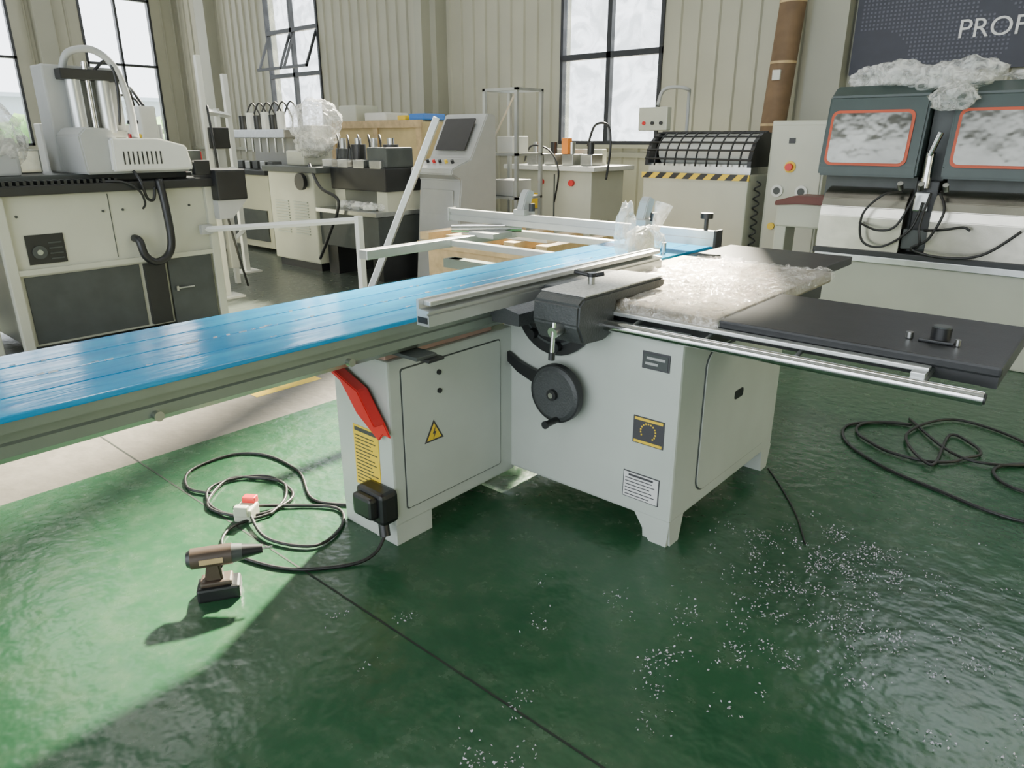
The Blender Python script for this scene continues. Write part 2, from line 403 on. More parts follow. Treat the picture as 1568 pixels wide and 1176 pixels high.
S.prism(tri(-0.498, 0.44, 0.046), 'x', -0.8435, -0.842, YEL)
S.prism([(-0.490, 0.475), (-0.508, 0.442), (-0.498, 0.442), (-0.506, 0.418), (-0.488, 0.450), (-0.497, 0.450)], 'x', -0.842, -0.8405, INK)
S.box(-1.09, -0.93, -0.723, -0.72, 0.22, 0.49, YEL)
for i in range(14): S.box(-1.08, -0.95+0.01*(i*3 % 2)-0.02*(i % 3), -0.7245, -0.723, 0.235+0.016*i, 0.239+0.016*i, INK)
S.box(-1.08, -0.94, -0.7245, -0.723, 0.465, 0.482, INK)
S.box(-1.00, -0.83, -0.80, -0.715, 0.13, 0.27, BLACK, 0.02)
S.box(-0.98, -0.86, -0.835, -0.79, 0.16, 0.255, BLACK, 0.015)
S.cyl((-0.87, -0.77, 0.14), (-0.85, -0.78, 0.08), 0.022, BLACK)
S.box(-0.170, -0.05, -0.004, 0, 0.750, 0.820, INK); S.box(-0.162, -0.058, -0.006, -0.004, 0.757, 0.812, DARKGR)
S.box(-0.15, -0.07, -0.007, -0.006, 0.79, 0.800, GREYP); S.box(-0.155, -0.10, -0.007, -0.006, 0.768, 0.778, GREYP)
S.box(-0.193, -0.053, -0.004, 0, 0.428, 0.545, INK)
S.box(-0.187, -0.059, -0.0055, -0.004, 0.530, 0.541, YEL); S.box(-0.187, -0.059, -0.0055, -0.004, 0.432, 0.443, YEL)
for i in range(14):
    a = math.radians(-50+20*i)
    S.box(-0.123+0.034*math.cos(a)-0.003, -0.123+0.034*math.cos(a)+0.003, -0.006, -0.004, 0.487+0.034*math.sin(a)-0.003, 0.487+0.034*math.sin(a)+0.003, YEL)
S.box(-0.227, -0.057, -0.003, 0, 0.172, 0.292, INK); S.box(-0.223, -0.061, -0.0045, -0.003, 0.176, 0.288, LABELW)
for i in range(6): S.box(-0.215, -0.10+0.012*(i*2 % 3), -0.006, -0.0045, 0.185+0.015*i, 0.1885+0.015*i, INK)
S.box(-0.20, -0.085, -0.006, -0.0045, 0.273, 0.282, INK)
def arcband(cx, cz, r0, r1, a0, a1, n=14):
    P = []
    for i in range(n+1):
        a = math.radians(a0+(a1-a0)*i/n); P.append((cx+r1*math.cos(a), cz+r1*math.sin(a)))
    for i in range(n, -1, -1):
        a = math.radians(a0+(a1-a0)*i/n); P.append((cx+r0*math.cos(a), cz+r0*math.sin(a)))
    return P
S.prism(arcband(-0.60, 0.93, 0.11, 0.21, 190, 335), 'y', -0.02, 0.0, BLACK)
S.prism(arcband(-0.60, 0.93, 0.155, 0.165, 200, 325), 'y', -0.023, -0.02, DARKGR)
for X, Z in ((-0.70, 0.80), (-0.57, 0.765)):
    S.cyl((X, -0.0, Z), (X, -0.05, Z), 0.022, BLACK)
S.prism([(-0.90, 0.70), (-0.885, 0.715), (-0.85, 0.69), (-0.78, 0.655), (-0.70, 0.635), (-0.63, 0.63), (-0.62, 0.565), (-0.70, 0.575), (-0.79, 0.605), (-0.86, 0.65)], 'y', -0.03, -0.012, BLACK)
hc = (-0.536, 0.0, 0.574)
S.cyl((hc[0], 0, hc[2]), (hc[0], -0.06, hc[2]), 0.03, STEEL)
S.cyl((hc[0], -0.055, hc[2]), (hc[0], -0.085, hc[2]), 0.128, BLACK, seg=48)
S.cyl((hc[0], -0.085, hc[2]), (hc[0], -0.093, hc[2]), 0.120, CASTD, r2=0.105, seg=48)
S.cyl((hc[0], -0.093, hc[2]), (hc[0], -0.11, hc[2]), 0.024, BLACK); S.cyl((hc[0], -0.11, hc[2]), (hc[0], -0.115, hc[2]), 0.012, CHROME)
S.cyl((hc[0]+0.02, -0.085, hc[2]-0.11), (hc[0]+0.02, -0.165, hc[2]-0.11), 0.014, BLACK)
S.cyl((hc[0]+0.02, -0.165, hc[2]-0.11), (hc[0]+0.02, -0.175, hc[2]-0.11), 0.017, BLACK)
# tables
S.box(-0.705, 0.10, 0.04, 1.30, ZT-0.05, ZT, IRON, 0.004)
S.box(-0.68, 0.07, 0.06, 1.28, ZT-0.13, ZT-0.05, BLACK, 0.006)
S.box(-0.70, 0.02, 1.305, 1.90, ZT-0.05, ZT-0.004, DARKTAB, 0.006)
S.box(0.105, 0.975, 0.04, 0.65, ZT-0.035, ZT-0.002, DARKTAB, 0.008)
S.box(0.12, 0.96, 0.055, 0.10, ZT-0.07, ZT-0.035, BLACK); S.box(0.12, 0.96, 0.60, 0.64, ZT-0.07, ZT-0.035, BLACK)
S.box(0.93, 0.97, 0.05, 0.64, ZT-0.07, ZT-0.035, BLACK)
S.box(-0.62, 0.80, 0.0, 0.038, ZT-0.045, ZT-0.030, ALU, 0.003)
S.box(0.76, 0.80, -0.045, 0.04, ZT-0.058, ZT-0.036, ALU, 0.003)
S.cyl((-0.62, -0.05, 0.905), (0.955, -0.05, 0.905), 0.021, CHROME, seg=28)
S.cyl((0.955, -0.05, 0.905), (0.960, -0.05, 0.905), 0.0165, BLACK)
for X in (-0.20, 0.10, 0.42, 0.80): S.cyl((X, -0.05, 0.915), (X, 0.05, 0.935), 0.008, DARKGR)
S.box(0.72, 0.82, 0.20, 0.28, ZT-0.002, ZT+0.008, BLACK, 0.003)
S.cyl((0.775, 0.24, ZT), (0.775, 0.24, ZT+0.045), 0.030, BLACK, seg=12); S.cyl((0.775, 0.24, ZT+0.045), (0.775, 0.24, ZT+0.05), 0.026, DARKGR)
S.cyl((0.69, 0.22, ZT), (0.69, 0.22, ZT+0.02), 0.012, STEEL); S.cyl((0.83, 0.21, ZT), (0.83, 0.21, ZT+0.02), 0.008, STEEL)
# sliding beam + blue top
S.prism([(-1.27, 0.86), (-1.22, 0.84), (-0.80, 0.845), (-0.765, 0.87), (-0.765, 0.90), (-0.775, 0.905), (-0.775, 0.93), (-0.75, 0.935), (-0.75, 0.962), (-1.305, 0.962), (-1.305, 0.935), (-1.28, 0.93)], 'y', -2.6, 1.86, ALUG)
S.box(-1.325, -1.040, -2.6, 1.87, 0.962, ZT, BLUE, 0.004)
S.box(-1.034, -0.745, -2.6, 1.87, 0.962, ZT, BLUE, 0.004)
S.box(-1.045, -1.028, -2.6, 1.87, 0.955, 0.968, BLUE)
S.box(-0.90, -0.885, -2.6, 1.87, ZT-0.004, ZT+0.0015, BLUE); S.box(-1.19, -1.175, -2.6, 1.87, ZT-0.004, ZT+0.0015, BLUE)
for Y in (-1.6, -0.95): S.cyl((-0.765, Y, 0.875), (-0.745, Y, 0.875), 0.014, STEEL)
for i in range(80):
    Y = random.uniform(-2.3, 1.8); X = random.choice((-1.037, -1.037, -0.892, -1.18))+random.uniform(-0.008, 0.008); l = random.uniform(0.008, 0.03)
    S.prism([(X-0.002, ZT), (X+0.002, ZT), (X+random.uniform(-0.003, 0.003), ZT+0.004)], 'y', Y, Y+l, WRAP)
S.box(-0.98, -0.70, -0.70, -0.60, 0.828, 0.842, DARKGR, 0.003)
S.box(-0.80, -0.68, -0.66, -0.58, 0.815, 0.828, BLACK, 0.003)
FY0, FY1 = -0.73, 0.86
S.prism([(p[0]-0.655, p[1]+ZT) for p in [(0, 0.002), (0.062, 0.002), (0.062, 0.040), (0.052, 0.043), (0.052, 0.047), (0.062, 0.050), (0.062, 0.057), (0.012, 0.061), (0.012, 0.093), (0, 0.093)]], 'y', FY0, FY1, ALU)
S.box(-0.643, -0.605, FY0+0.02, FY1, ZT+0.070, ZT+0.088, ALU, 0.004)
S.box(-0.648, -0.600, FY0-0.002, FY0+0.001, ZT+0.012, ZT+0.034, BLACK)
# carriage casting
S.prism([(-0.20, 1.035), (-0.235, 1.01), (-0.24, 0.93), (-0.20, 0.855), (-0.05, 0.845), (0.0, 0.865), (0.02, 0.99), (0.38, 0.99), (0.40, 1.0), (0.40, 1.025), (0.38, 1.035)], 'x', -0.535, -0.315, CASTD, 0.008)
S.box(-0.53, -0.32, -0.19, 0.38, 1.036, 1.042, GRIND, 0.002)
S.box(-0.59, -0.535, -0.10, 0.36, 1.0, 1.04, CASTD, 0.005)
S.cyl((-0.44, 0.02, 1.04), (-0.44, 0.02, 1.075), 0.014, STEEL); S.tube([(-0.51, 0.0, 1.088), (-0.44, 0.02, 1.078), (-0.40, 0.05, 1.085)], 0.009, BLACK)
S.cyl((-0.44, 0.02, 1.072), (-0.44, 0.02, 1.088), 0.018, BLACK)
S.cyl((-0.40, -0.235, 0.915), (-0.40, -0.285, 0.905), 0.022, STEEL); S.cyl((-0.40, -0.275, 0.945), (-0.40, -0.285, 0.83), 0.009, CHROME)
S.cyl((-0.40, -0.285, 0.83), (-0.40, -0.287, 0.80), 0.013, BLACK)
S.box(-0.74, -0.62, -0.08, 0.05, 0.86, 0.93, CASTD, 0.006)
S.prism([(-0.90, 0.88), (-0.62, 0.88), (-0.62, 0.93), (-0.74, 0.955), (-0.745, 0.93), (-0.80, 0.90)], 'y', -0.22, -0.02, CASTD)
# crosscut fence
S.prism([(1.45, 0.0), (1.51, 0.0), (1.51, 0.05), (1.495, 0.05), (1.495, 0.085), (1.45, 0.085), (1.45, 0.06), (1.46, 0.06), (1.46, 0.04), (1.45, 0.04)][::-1], 'x', -2.72, -0.60, ALU, mtx=Matrix.Translation((0, 0, 1.02)))
S.box(-2.73, -2.72, 1.44, 1.52, 1.015, 1.11, GREYP); S.box(-0.60, -0.585, 1.44, 1.52, 1.015, 1.11, BLACK)
for X in (-2.02, -1.08):
    S.box(X-0.05, X+0.05, 1.42, 1.54, 1.10, 1.14, GREYP, 0.008)
    S.prism([(1.43, 1.13), (1.50, 1.13), (1.56, 1.25), (1.50, 1.27), (1.47, 1.24)], 'x', X-0.03, X+0.03, GREYP, 0.006)
    S.cyl((X+0.07, 1.48, 1.13), (X+0.07, 1.48, 1.18), 0.02, BLACK)
S.cyl((-0.67, 1.48, 1.10), (-0.67, 1.48, 1.17), 0.012, BLACK); S.cyl((-0.67, 1.48, 1.17), (-0.67, 1.48, 1.20), 0.035, BLACK, seg=12)
S.cyl((-0.83, 1.30, ZT), (-0.83, 1.30, ZT+0.06), 0.014, STEEL)
# outrigger frame
S.box(-2.33, -2.25, 0.30, 1.72, 0.91, 0.965, ALU, 0.004)
S.box(-2.33, -1.32, 1.66, 1.72, 0.915, 0.96, ALU, 0.004); S.box(-2.33, -1.32, 1.0, 1.06, 0.915, 0.955, ALU, 0.004)
S.box(-2.28, -1.32, 0.95, 1.05, 0.78, 0.84, ALUG, 0.004)
S.prism([(-2.25, 0.84), (-2.15, 0.84), (-0.92, 0.45), (-0.92, 0.38)], 'y', 0.97, 1.03, ALUG)
S.cyl((-2.45, 1.20, 1.00), (-2.10, 1.55, 1.00), 0.03, CHROME); S.box(-2.33, -2.1, 1.25, 1.45, 0.95, 0.985, GREYP, 0.004)
saw = S.done()

R = O('red_push_stick')
R.prism([(-1.24, 0.815), (-1.195, 0.825), (-1.15, 0.755), (-1.05, 0.715), (-0.955, 0.680), (-0.86, 0.555), (-0.825, 0.50), (-0.87, 0.505), (-0.90, 0.47), (-1.03, 0.555), (-1.09, 0.630), (-1.215, 0.775)], 'y', -0.745, -0.735, RED, 0.004)
R.prism([(-1.24, 0.815), (-1.195, 0.825), (-1.15, 0.755), (-1.05, 0.715), (-0.955, 0.680), (-0.86, 0.555), (-0.875, 0.545), (-0.965, 0.663), (-1.06, 0.697), (-1.165, 0.74)], 'y', -0.79, -0.735, RED, 0.004)
R.cyl((-1.14, -0.745, 0.715), (-1.14, -0.725, 0.715), 0.01, STEEL)
R.done()

F = O('stretch_film_on_table')
t = bmesh.new(); NX, NY = 150, 240; G = []
for i in range(NX+1):
    row = []
    for j in range(NY+1):
        X = -0.60+0.71*i/NX; Y = 0.03+1.28*j/NY
        dx, dy = X+0.15, Y-0.55
        ang = math.atan2(dy, dx); rad = math.hypot(dx, dy)
        p = Vector((math.cos(ang)*4.5, math.sin(ang)*4.5, rad*1.6)); q = p + Vector((noise.noise(Vector((X*5, Y*5, 1)))*1.2, noise.noise(Vector((X*5, Y*5, 7)))*1.2, 0))
        r1 = 1-abs(noise.noise(q*1.1))*3.5; r2 = 1-abs(noise.noise(Vector((X*14, Y*11, 4))+q*0.4))*3.2
        h = max(0, r1)**2*0.015*min(1, rad*5+0.3) + max(0, r2)**2*0.010
        z = ZT+0.003+h
        if i == NX: z = ZT-0.03; X += 0.006
        if j == 0: z = ZT-0.03; Y -= 0.006
        row.append(t.verts.new((X, Y, z)))
    G.append(row)
for i in range(NX):
    for j in range(NY): t.faces.new([G[i][j], G[i+1][j], G[i+1][j+1], G[i][j+1]])
F.add(t, FILM, True); F.done()

B = O('bubble_wrapped_blade_guard')
B.prism([(0.92, 1.0), (1.16, 1.0), (1.14, 1.10), (1.06, 1.15), (0.96, 1.13), (0.93, 1.08)], 'x', -0.84, -0.80, CREAM, 0.01)
B.blob((-0.81, 1.04, 1.07), (0.07, 0.14, 0.085), WRAP, 0.3, 2.5, 3, 4, False)
B.blob((-0.84, 0.90, 1.13), (0.05, 0.06, 0.15), WRAP, 0.3, 2.0, 5, 4, False)
B.cyl((-0.81, 1.15, 1.12), (-0.79, 1.2, 1.26), 0.02, WRAP, r2=0.05)
B.done()

# ------------------------------------------------------------------ tools and cables
D = O('cordless_drill')
D.box(-0.075, 0.075, -0.045, 0.045, 0.0, 0.055, BLACK, 0.01)
D.box(-0.06, 0.05, -0.035, 0.035, 0.055, 0.075, DRILLC, 0.008)
D.prism([(-0.045, 0.07), (0.02, 0.07), (0.015, 0.15), (-0.03, 0.15)], 'y', -0.024, 0.024, DRILLC, 0.008)
D.cyl((-0.08, 0, 0.165), (0.06, 0, 0.165), 0.038, DRILLC)
D.cyl((-0.095, 0, 0.165), (-0.08, 0, 0.165), 0.026, BLACK, r2=0.036)
D.cyl((0.06, 0, 0.165), (0.095, 0, 0.165), 0.036, DARKGR, r2=0.03)
D.cyl((0.095, 0, 0.165), (0.165, 0, 0.165), 0.028, BLACK, r2=0.016)
D.cyl((0.165, 0, 0.165), (0.20, 0, 0.165), 0.005, CHROME)
D.box(-0.05, 0.03, -0.0395, -0.037, 0.155, 0.175, WOOD)
D.prism([(0.015, 0.11), (0.035, 0.14), (0.02, 0.15), (0.01, 0.12)], 'y', -0.01, 0.01, BLACK)
D.done(loc=(-1.10, -1.36, 0), rz=math.radians(58))

L = O('power_cable_with_plug')
def loop(cx, cy, rx, ry, a0, a1, n, z=0.008, j=0.02):
    return [(cx+rx*math.cos(math.radians(a0+(a1-a0)*i/n))+random.uniform(-j, j), cy+ry*math.sin(math.radians(a0+(a1-a0)*i/n))+random.uniform(-j, j), z) for i in range(n+1)]
pts = [(-0.85, -0.78, 0.085), (-0.845, -0.84, 0.03), (-0.88, -0.93, 0.008), (-1.00, -1.08, 0.008), (-1.15, -1.16, 0.008), (-1.38, -1.20, 0.008), (-1.50, -1.10, 0.01), (-1.48, -0.95, 0.012)]
pts += loop(-1.70, -0.90, 0.22, 0.17, 0, 700, 16, 0.012)
pts += [(-1.62, -1.02, 0.03), (-1.50, -0.85, 0.012), (-1.30, -0.70, 0.01), (-1.15, -0.78, 0.01), (-1.10, -0.95, 0.012), (-1.30, -1.05, 0.014), (-1.52, -1.00, 0.03)]
L.tube(pts, 0.007, RUB)
L.tube([(-1.25, -0.62, 0.008), (-1.45, -0.72, 0.008), (-1.75, -0.60, 0.008), (-2.05, -0.60, 0.008), (-2.2, -0.72, 0.008), (-2.18, -0.95, 0.008), (-2.0, -1.05, 0.010), (-1.85, -1.0, 0.012)], 0.007, RUB)
mt = Matrix.Translation((-1.55, -0.99, 0)) @ Matrix.Rotation(math.radians(35), 4, 'Z')
L.box(-0.04, 0.04, -0.06, 0.03, 0.0, 0.06, CREAM, 0.008, mt); L.box(-0.03, 0.03, 0.01, 0.05, 0.05, 0.085, RED, 0.006, mt); L.box(-0.03, 0.03, -0.07, -0.04, 0.03, 0.08, CREAM, 0.006, mt)
L.done()
L = O('power_cable')
pts = [(1.35, 1.35, 0.009), (1.05, 1.20, 0.009), (0.70, 1.30, 0.009), (0.45, 1.40, 0.009), (0.22, 1.60, 0.01), (0.15, 1.85, 0.01), (0.30, 2.05, 0.01)]
pts += loop(0.50, 1.85, 0.30, 0.25, 100, 420, 12, 0.014)
pts += [(0.65, 1.55, 0.02), (0.45, 1.9, 0.02), (0.6, 2.35, 0.014), (0.95, 2.25, 0.01), (1.05, 1.95, 0.01), (0.75, 1.75, 0.02), (0.4, 2.2, 0.01)]
L.tube(pts, 0.008, RUB)
L.tube([(1.7, 1.3, 0.009), (1.35, 1.55, 0.009), (1.0, 1.55, 0.01), (0.9, 1.75, 0.01), (1.1, 1.95, 0.009), (1.6, 1.95, 0.009)], 0.008, RUB)
L.done()
L = O('thin_wire'); L.tube([(0.02, 1.0, 0.004), (0.14, 0.85, 0.004), (0.30, 0.62, 0.004), (0.42, 0.40, 0.004)], 0.004, RUB); L.done()

PL = O('plastic_shavings'); CH = mat('clear_plastic_chip', (0.48, 0.47, 0.54), 0.15, spec=0.9)
cl = [(0.60, 0.28, 0.18, 75), (0.33, 0.33, 0.14, 30), (0.50, -0.05, 0.18, 46), (0.36, -0.42, 0.15, 24), (0.80, 0.05, 0.20, 34), (0.12, -1.24, 0.10, 12), (0.36, -0.72, 0.10, 10), (-0.7, -1.5, 0.2, 4), (0.0, -0.6, 0.3, 8), (0.8, 0.3, 0.4, 30), (1.0, -0.3, 0.3, 12)]
t = bmesh.new()
for cx, cy, sg, n in cl:
    for _ in range(n):
        ax = random.gauss(cx, sg); ay = random.gauss(cy, sg)
        for _ in range(random.choice((1, 2, 3, 8, 14, 22))):
            X = random.gauss(ax, 0.024); Y = random.gauss(ay, 0.024); r = random.uniform(0.0015, 0.0045)
            if -0.13 < X < 0.02 and -0.02 < Y < 1.1: continue
            a = random.uniform(0, 6.28); k = random.uniform(0.3, 1)
            P = []
            for j in range(4):
                b = a+j*math.pi/2; rr = r*(k if j % 2 else 1.2)
                P.append(t.verts.new((X+rr*math.cos(b), Y+rr*math.sin(b), 0.002+random.uniform(0, 0.006))))
            t.faces.new(P)
PL.add(t, CH); PL.done()

# ------------------------------------------------------------------ LEFT MILLING MACHINE (faces +X)
M = O('copy_milling_machine')
x1 = -5.05
M.box(x1-1.0, x1-0.03, -0.80, 0.80, 0.06, 1.20, CREAM, 0.01)
for yy in (-0.84, 0.74): M.box(x1-0.06, x1+0.01, yy, yy+0.07, 0.0, 1.20, CREAM, 0.006)
M.box(x1-0.06, x1+0.006, -0.80, 0.78, 0.62, 0.66, CREAM)
M.box(x1-0.05, x1-0.02, -0.74, 0.10, 0.08, 0.60, DARKGR, 0.004); M.box(x1-0.05, x1+0.0, 0.33, 0.72, 0.05, 0.64, DARKGR, 0.006)
M.box(x1-0.05, x1+0.012, 0.13, 0.30, 0.08, 0.60, BLACK, 0.004)
M.box(x1+0.01, x1+0.03, 0.36, 0.38, 0.34, 0.38, STEEL); M.cyl((x1+0.02, 0.36, 0.36), (x1+0.02, 0.52, 0.36), 0.008, STEEL)
M.box(x1-0.04, x1-0.022, -0.68, -0.42, 0.69, 0.91, BLACK)
M.cyl((x1-0.025, -0.60, 0.78), (x1-0.01, -0.60, 0.78), 0.05, DARKGR); M.cyl((x1-0.01, -0.60, 0.78), (x1-0.004, -0.60, 0.78), 0.02, STEEL)
for i in range(4): M.box(x1-0.024, x1-0.016, -0.53, -0.44, 0.72+0.04*i, 0.73+0.04*i, DARKGR)
M.box(x1-0.035, x1-0.026, -0.05, -0.045, 0.68, 1.18, DARKGR)
for yy in (-0.7, -0.1, 0.05, 0.6): M.cyl((x1-0.03, yy, 1.05), (x1-0.022, yy, 1.05), 0.01, DARKGR)
M.box(x1-1.05, x1+0.05, -1.9, 0.86, 1.20, 1.27, BLACK, 0.01)
M.box(x1-0.9, x1-0.2, -1.9, 0.70, 1.27, 1.33, DARKGR, 0.01)
for i in range(30): M.box(x1-0.10, x1+0.03, -1.3+0.045*i, -1.28+0.045*i, 1.27, 1.30, BLACK)
M.box(x1-0.3, x1+0.12, 0.80, 1.08, 1.08, 1.34, BLACK, 0.015); M.prism([(0.80, 1.08), (1.08, 1.08), (0.92, 0.92), (0.80, 0.92)], 'x', x1-0.3, x1+0.1, GREYP)
M.box(x1-0.9, x1-0.1, -1.9, -0.95, 0.0, 1.2, CREAM, 0.01)
M.prism([(-0.16, 1.33), (-0.18, 1.62), (-0.12, 1.68), (0.06, 1.67), (0.12, 1.56), (0.60, 1.52), (0.66, 1.33)], 'x', x1-0.55, x1-0.02, GREYP, 0.012)
M.prism([(0.02, 1.35), (0.03, 1.60), (0.40, 1.60), (0.62, 1.54), (0.66, 1.35)], 'x', x1-0.45, x1+0.04, WHITE, 0.012)
for i in range(9): M.box(x1+0.038, x1+0.044, 0.10+0.036*i, 0.110+0.036*i, 1.40, 1.50, BLACK)
M.box(x1-0.02, x1+0.05, 0.66, 0.80, 1.30, 1.42, BLACK, 0.01)
M.box(x1-0.3, x1-0.05, 0.66, 0.78, 1.33, 1.50, DARKGR, 0.01)
ty = 0.26
M.box(x1-0.75, x1-0.5, -0.45+ty, 0.12+ty, 1.33, 2.15, GREYP, 0.015)
M.box(x1-0.52, x1-0.40, -0.36+ty, 0.08+ty, 1.60, 1.66, STEEL, 0.004); M.box(x1-0.52, x1-0.38, -0.36+ty, 0.08+ty, 2.04, 2.12, BLACK, 0.008)
for yy in (-0.26, -0.04): M.cyl((x1-0.44, yy+ty, 1.64), (x1-0.44, yy+ty, 2.06), 0.055, ALU)
M.cyl((x1-0.44, -0.15+ty, 1.55), (x1-0.44, -0.15+ty, 2.18), 0.025, CHROME)
M.tube([(x1-0.5, -0.30+ty, 2.12), (x1-0.45, -0.25+ty, 2.24), (x1-0.42, -0.08+ty, 2.27), (x1-0.40, 0.06+ty, 2.15), (x1-0.38, 0.12+ty, 1.90), (x1-0.3, 0.1+ty, 1.60)], 0.028, GREYP)
M.tube([(x1-0.45, -0.1+ty, 2.1), (x1-0.4, 0.02+ty, 2.2), (x1-0.38, 0.05+ty, 2.0), (x1-0.38, 0.02+ty, 1.7)], 0.012, BLACK)
M.tube([(x1+0.05, 0.34, 1.28), (x1+0.08, 0.35, 1.05), (x1+0.09, 0.35, 0.78), (x1+0.09, 0.30, 0.66), (x1+0.09, 0.20, 0.62), (x1+0.09, 0.12, 0.68), (x1+0.07, 0.10, 0.80), (x1+0.0, 0.09, 0.82)], 0.032, BLACK)
M.tube([(x1-0.1, 0.15, 1.45), (x1+0.08, 0.18, 1.28), (x1+0.06, 0.22, 1.14), (x1+0.04, 0.28, 1.12), (x1+0.05, 0.30, 1.22)], 0.012, BLACK)
M.tube([(x1+0.0, -0.1, 1.28), (x1+0.08, 0.05, 1.27), (x1+0.08, 0.16, 1.2), (x1+0.06, 0.2, 1.10), (x1+0.0, 0.2, 1.05)], 0.009, BLACK)
for i in range(5):
    yy = -1.5+0.35*i; M.box(x1-0.8, x1-0.6, yy, yy+0.16, 1.33, 1.46+0.05*(i % 2), STEEL, 0.01); M.cyl((x1-0.7, yy+0.08, 1.45), (x1-0.7, yy+0.08, 1.62), 0.03, BLACK)
M.done()
Wp = O('plastic_wrapped_motor')
Wp.box(-5.55, -5.25, -0.80, -0.55, 1.331, 1.6, GREYP, 0.02); Wp.blob((-5.40, -0.66, 1.60), (0.18, 0.20, 0.26), WRAP, 0.25, 2.5, 9, 4, False)
Wp.done()

T = O('tenon_milling_machine')
T.box(-8.5, -7.5, 0.5, 1.7, 0.05, 1.15, CREAM, 0.015); T.box(-8.55, -7.45, 0.4, 1.8, 1.15, 1.22, BLACK, 0.01)
T.box(-7.505, -7.49, 0.6, 1.1, 0.15, 1.0, DARKGR, 0.004)
for i in range(4):
    yy = 0.55+0.32*i; T.box(-7.9, -7.6, yy, yy+0.2, 1.22, 1.42, (WHITE, STEEL)[i % 2], 0.015)
    T.cyl((-7.75, yy+0.1, 1.42), (-7.75, yy+0.1, 1.65+0.1*(i % 2)), 0.05, (BLACK, ALU)[i % 2])
T.box(-8.3, -8.1, 0.5, 1.7, 1.22, 1.75, GREYP, 0.01); T.box(-8.1, -7.7, 0.9, 1.2, 1.6, 1.8, WHITE, 0.02)
for i in range(3): T.tube([(-8.2, 0.6+0.35*i, 1.75), (-8.1, 0.65+0.35*i, 2.05), (-7.8, 0.75+0.35*i, 2.0), (-7.7, 0.75+0.35*i, 1.7)], 0.014, BLACK)
T.done()

Pn = O('control_box_on_post')
post(Pn, -6.6, 0.95, 1.55, GREYP, 0.06); Pn.box(-6.8, -6.4, 0.85, 1.05, 0, 0.03, GREYP)
Pn.box(-6.80, -6.48, 0.90, 1.06, 1.52, 1.90, WHITE, 0.015)
for i, m in enumerate((RED, BLACK, BLACK, YEL)): Pn.cyl((-6.755+0.075*i, 0.90, 1.62), (-6.755+0.075*i, 0.875, 1.62), 0.02, m)
for i in range(3): Pn.cyl((-6.74+0.09*i, 0.90, 1.75), (-6.74+0.09*i, 0.875, 1.75), 0.018, BLACK)
Pn.tube([(-6.6, 1.0, 1.90), (-6.8, 1.0, 2.05), (-7.1, 1.1, 2.08), (-7.3, 1.2, 1.9)], 0.015, BLACK)
Pn.done()

R2 = O('upright_profile_bundle')
for i in range(12):
    a = (-9.5+0.09*i, -1.3+0.05*(i % 3), 0.0); b = (-9.9+0.16*i, -1.1+0.1*(i % 4), 3.2+0.2*(i % 3))
    bar(R2, a, b, 0.05, (WHITE, ALU, YEL, WHITE, CREAM)[i % 5])
for z in (1.6, 2.2, 2.8): bar(R2, (-9.9, -1.2, z), (-8.3, -1.1, z+0.25), 0.04, WHITE)
R2.box(-9.7, -8.3, -1.5, -0.9, 0, 0.04, GREYP)
R2.done()

U = O('tall_upright_frame')
post(U, -5.97, 1.30, 2.35, WHITE, 0.05); post(U, -7.2, 2.22, 2.3, WHITE, 0.06); post(U, -6.6, 1.76, 1.9, WHITE, 0.05)
U.box(-6.1, -5.84, 1.17, 1.43, 0, 0.02, WHITE); U.box(-7.33, -7.07, 2.1, 2.35, 0, 0.02, WHITE)
for z in (0.5, 1.25, 1.85): bar(U, (-5.97, 1.30, z), (-7.2, 2.22, z), 0.045, WHITE)
U.box(-6.02, -5.92, 1.36, 1.45, 0.3, 1.55, GREYP, 0.01); U.box(-6.05, -5.9, 1.3, 1.5, 1.5, 1.7, BLACK, 0.01)
U.tube([(-5.95, 1.33, 1.9), (-5.85, 1.3, 1.5), (-5.9, 1.35, 1.0), (-5.85, 1.4, 0.5), (-5.9, 1.5, 0.1)], 0.012, BLACK)
U.done()

# background workbench with boxes and loose parts
K = O('parts_workbench')
K.box(-12.6, -10.6, 3.2, 4.0, 1.00, 1.06, STEEL, 0.005)
for X in (-12.55, -10.7):
    for Y in (3.22, 3.9): K.box(X, X+0.06, Y, Y+0.06, 0, 1.0, DARKGR)
K.box(-12.5, -10.7, 3.3, 3.9, 0.30, 0.34, GREYP)
cols = (CREAM, BLUEP, CARD, WHITE, DARKGR, YEL, STEEL, RED)
for i in range(9):
    X = -12.5+0.21*i; hh = 0.12+0.07*((i*5) % 4)
    K.box(X, X+0.17, 3.35, 3.65, 1.06, 1.06+hh, cols[i % 8], 0.01)
    K.box(X, X+0.15, 3.4, 3.7, 0.34, 0.45+0.05*((i*3) % 4), cols[(i+3) % 8], 0.01)
K.done()
K = O('multi_head_drilling_machine')
K.box(-9.6, -8.3, 3.3, 4.1, 0.05, 1.10, CREAM, 0.015); K.box(-9.7, -8.2, 3.2, 4.2, 1.10, 1.17, BLACK, 0.01)
K.box(-9.5, -8.4, 3.28, 3.3, 0.15, 0.6, DARKGR)
K.box(-9.6, -8.3, 3.9, 4.1, 1.17, 1.75, GREYP, 0.01); K.box(-9.65, -8.25, 3.6, 3.95, 1.60, 1.72, STEEL, 0.01)
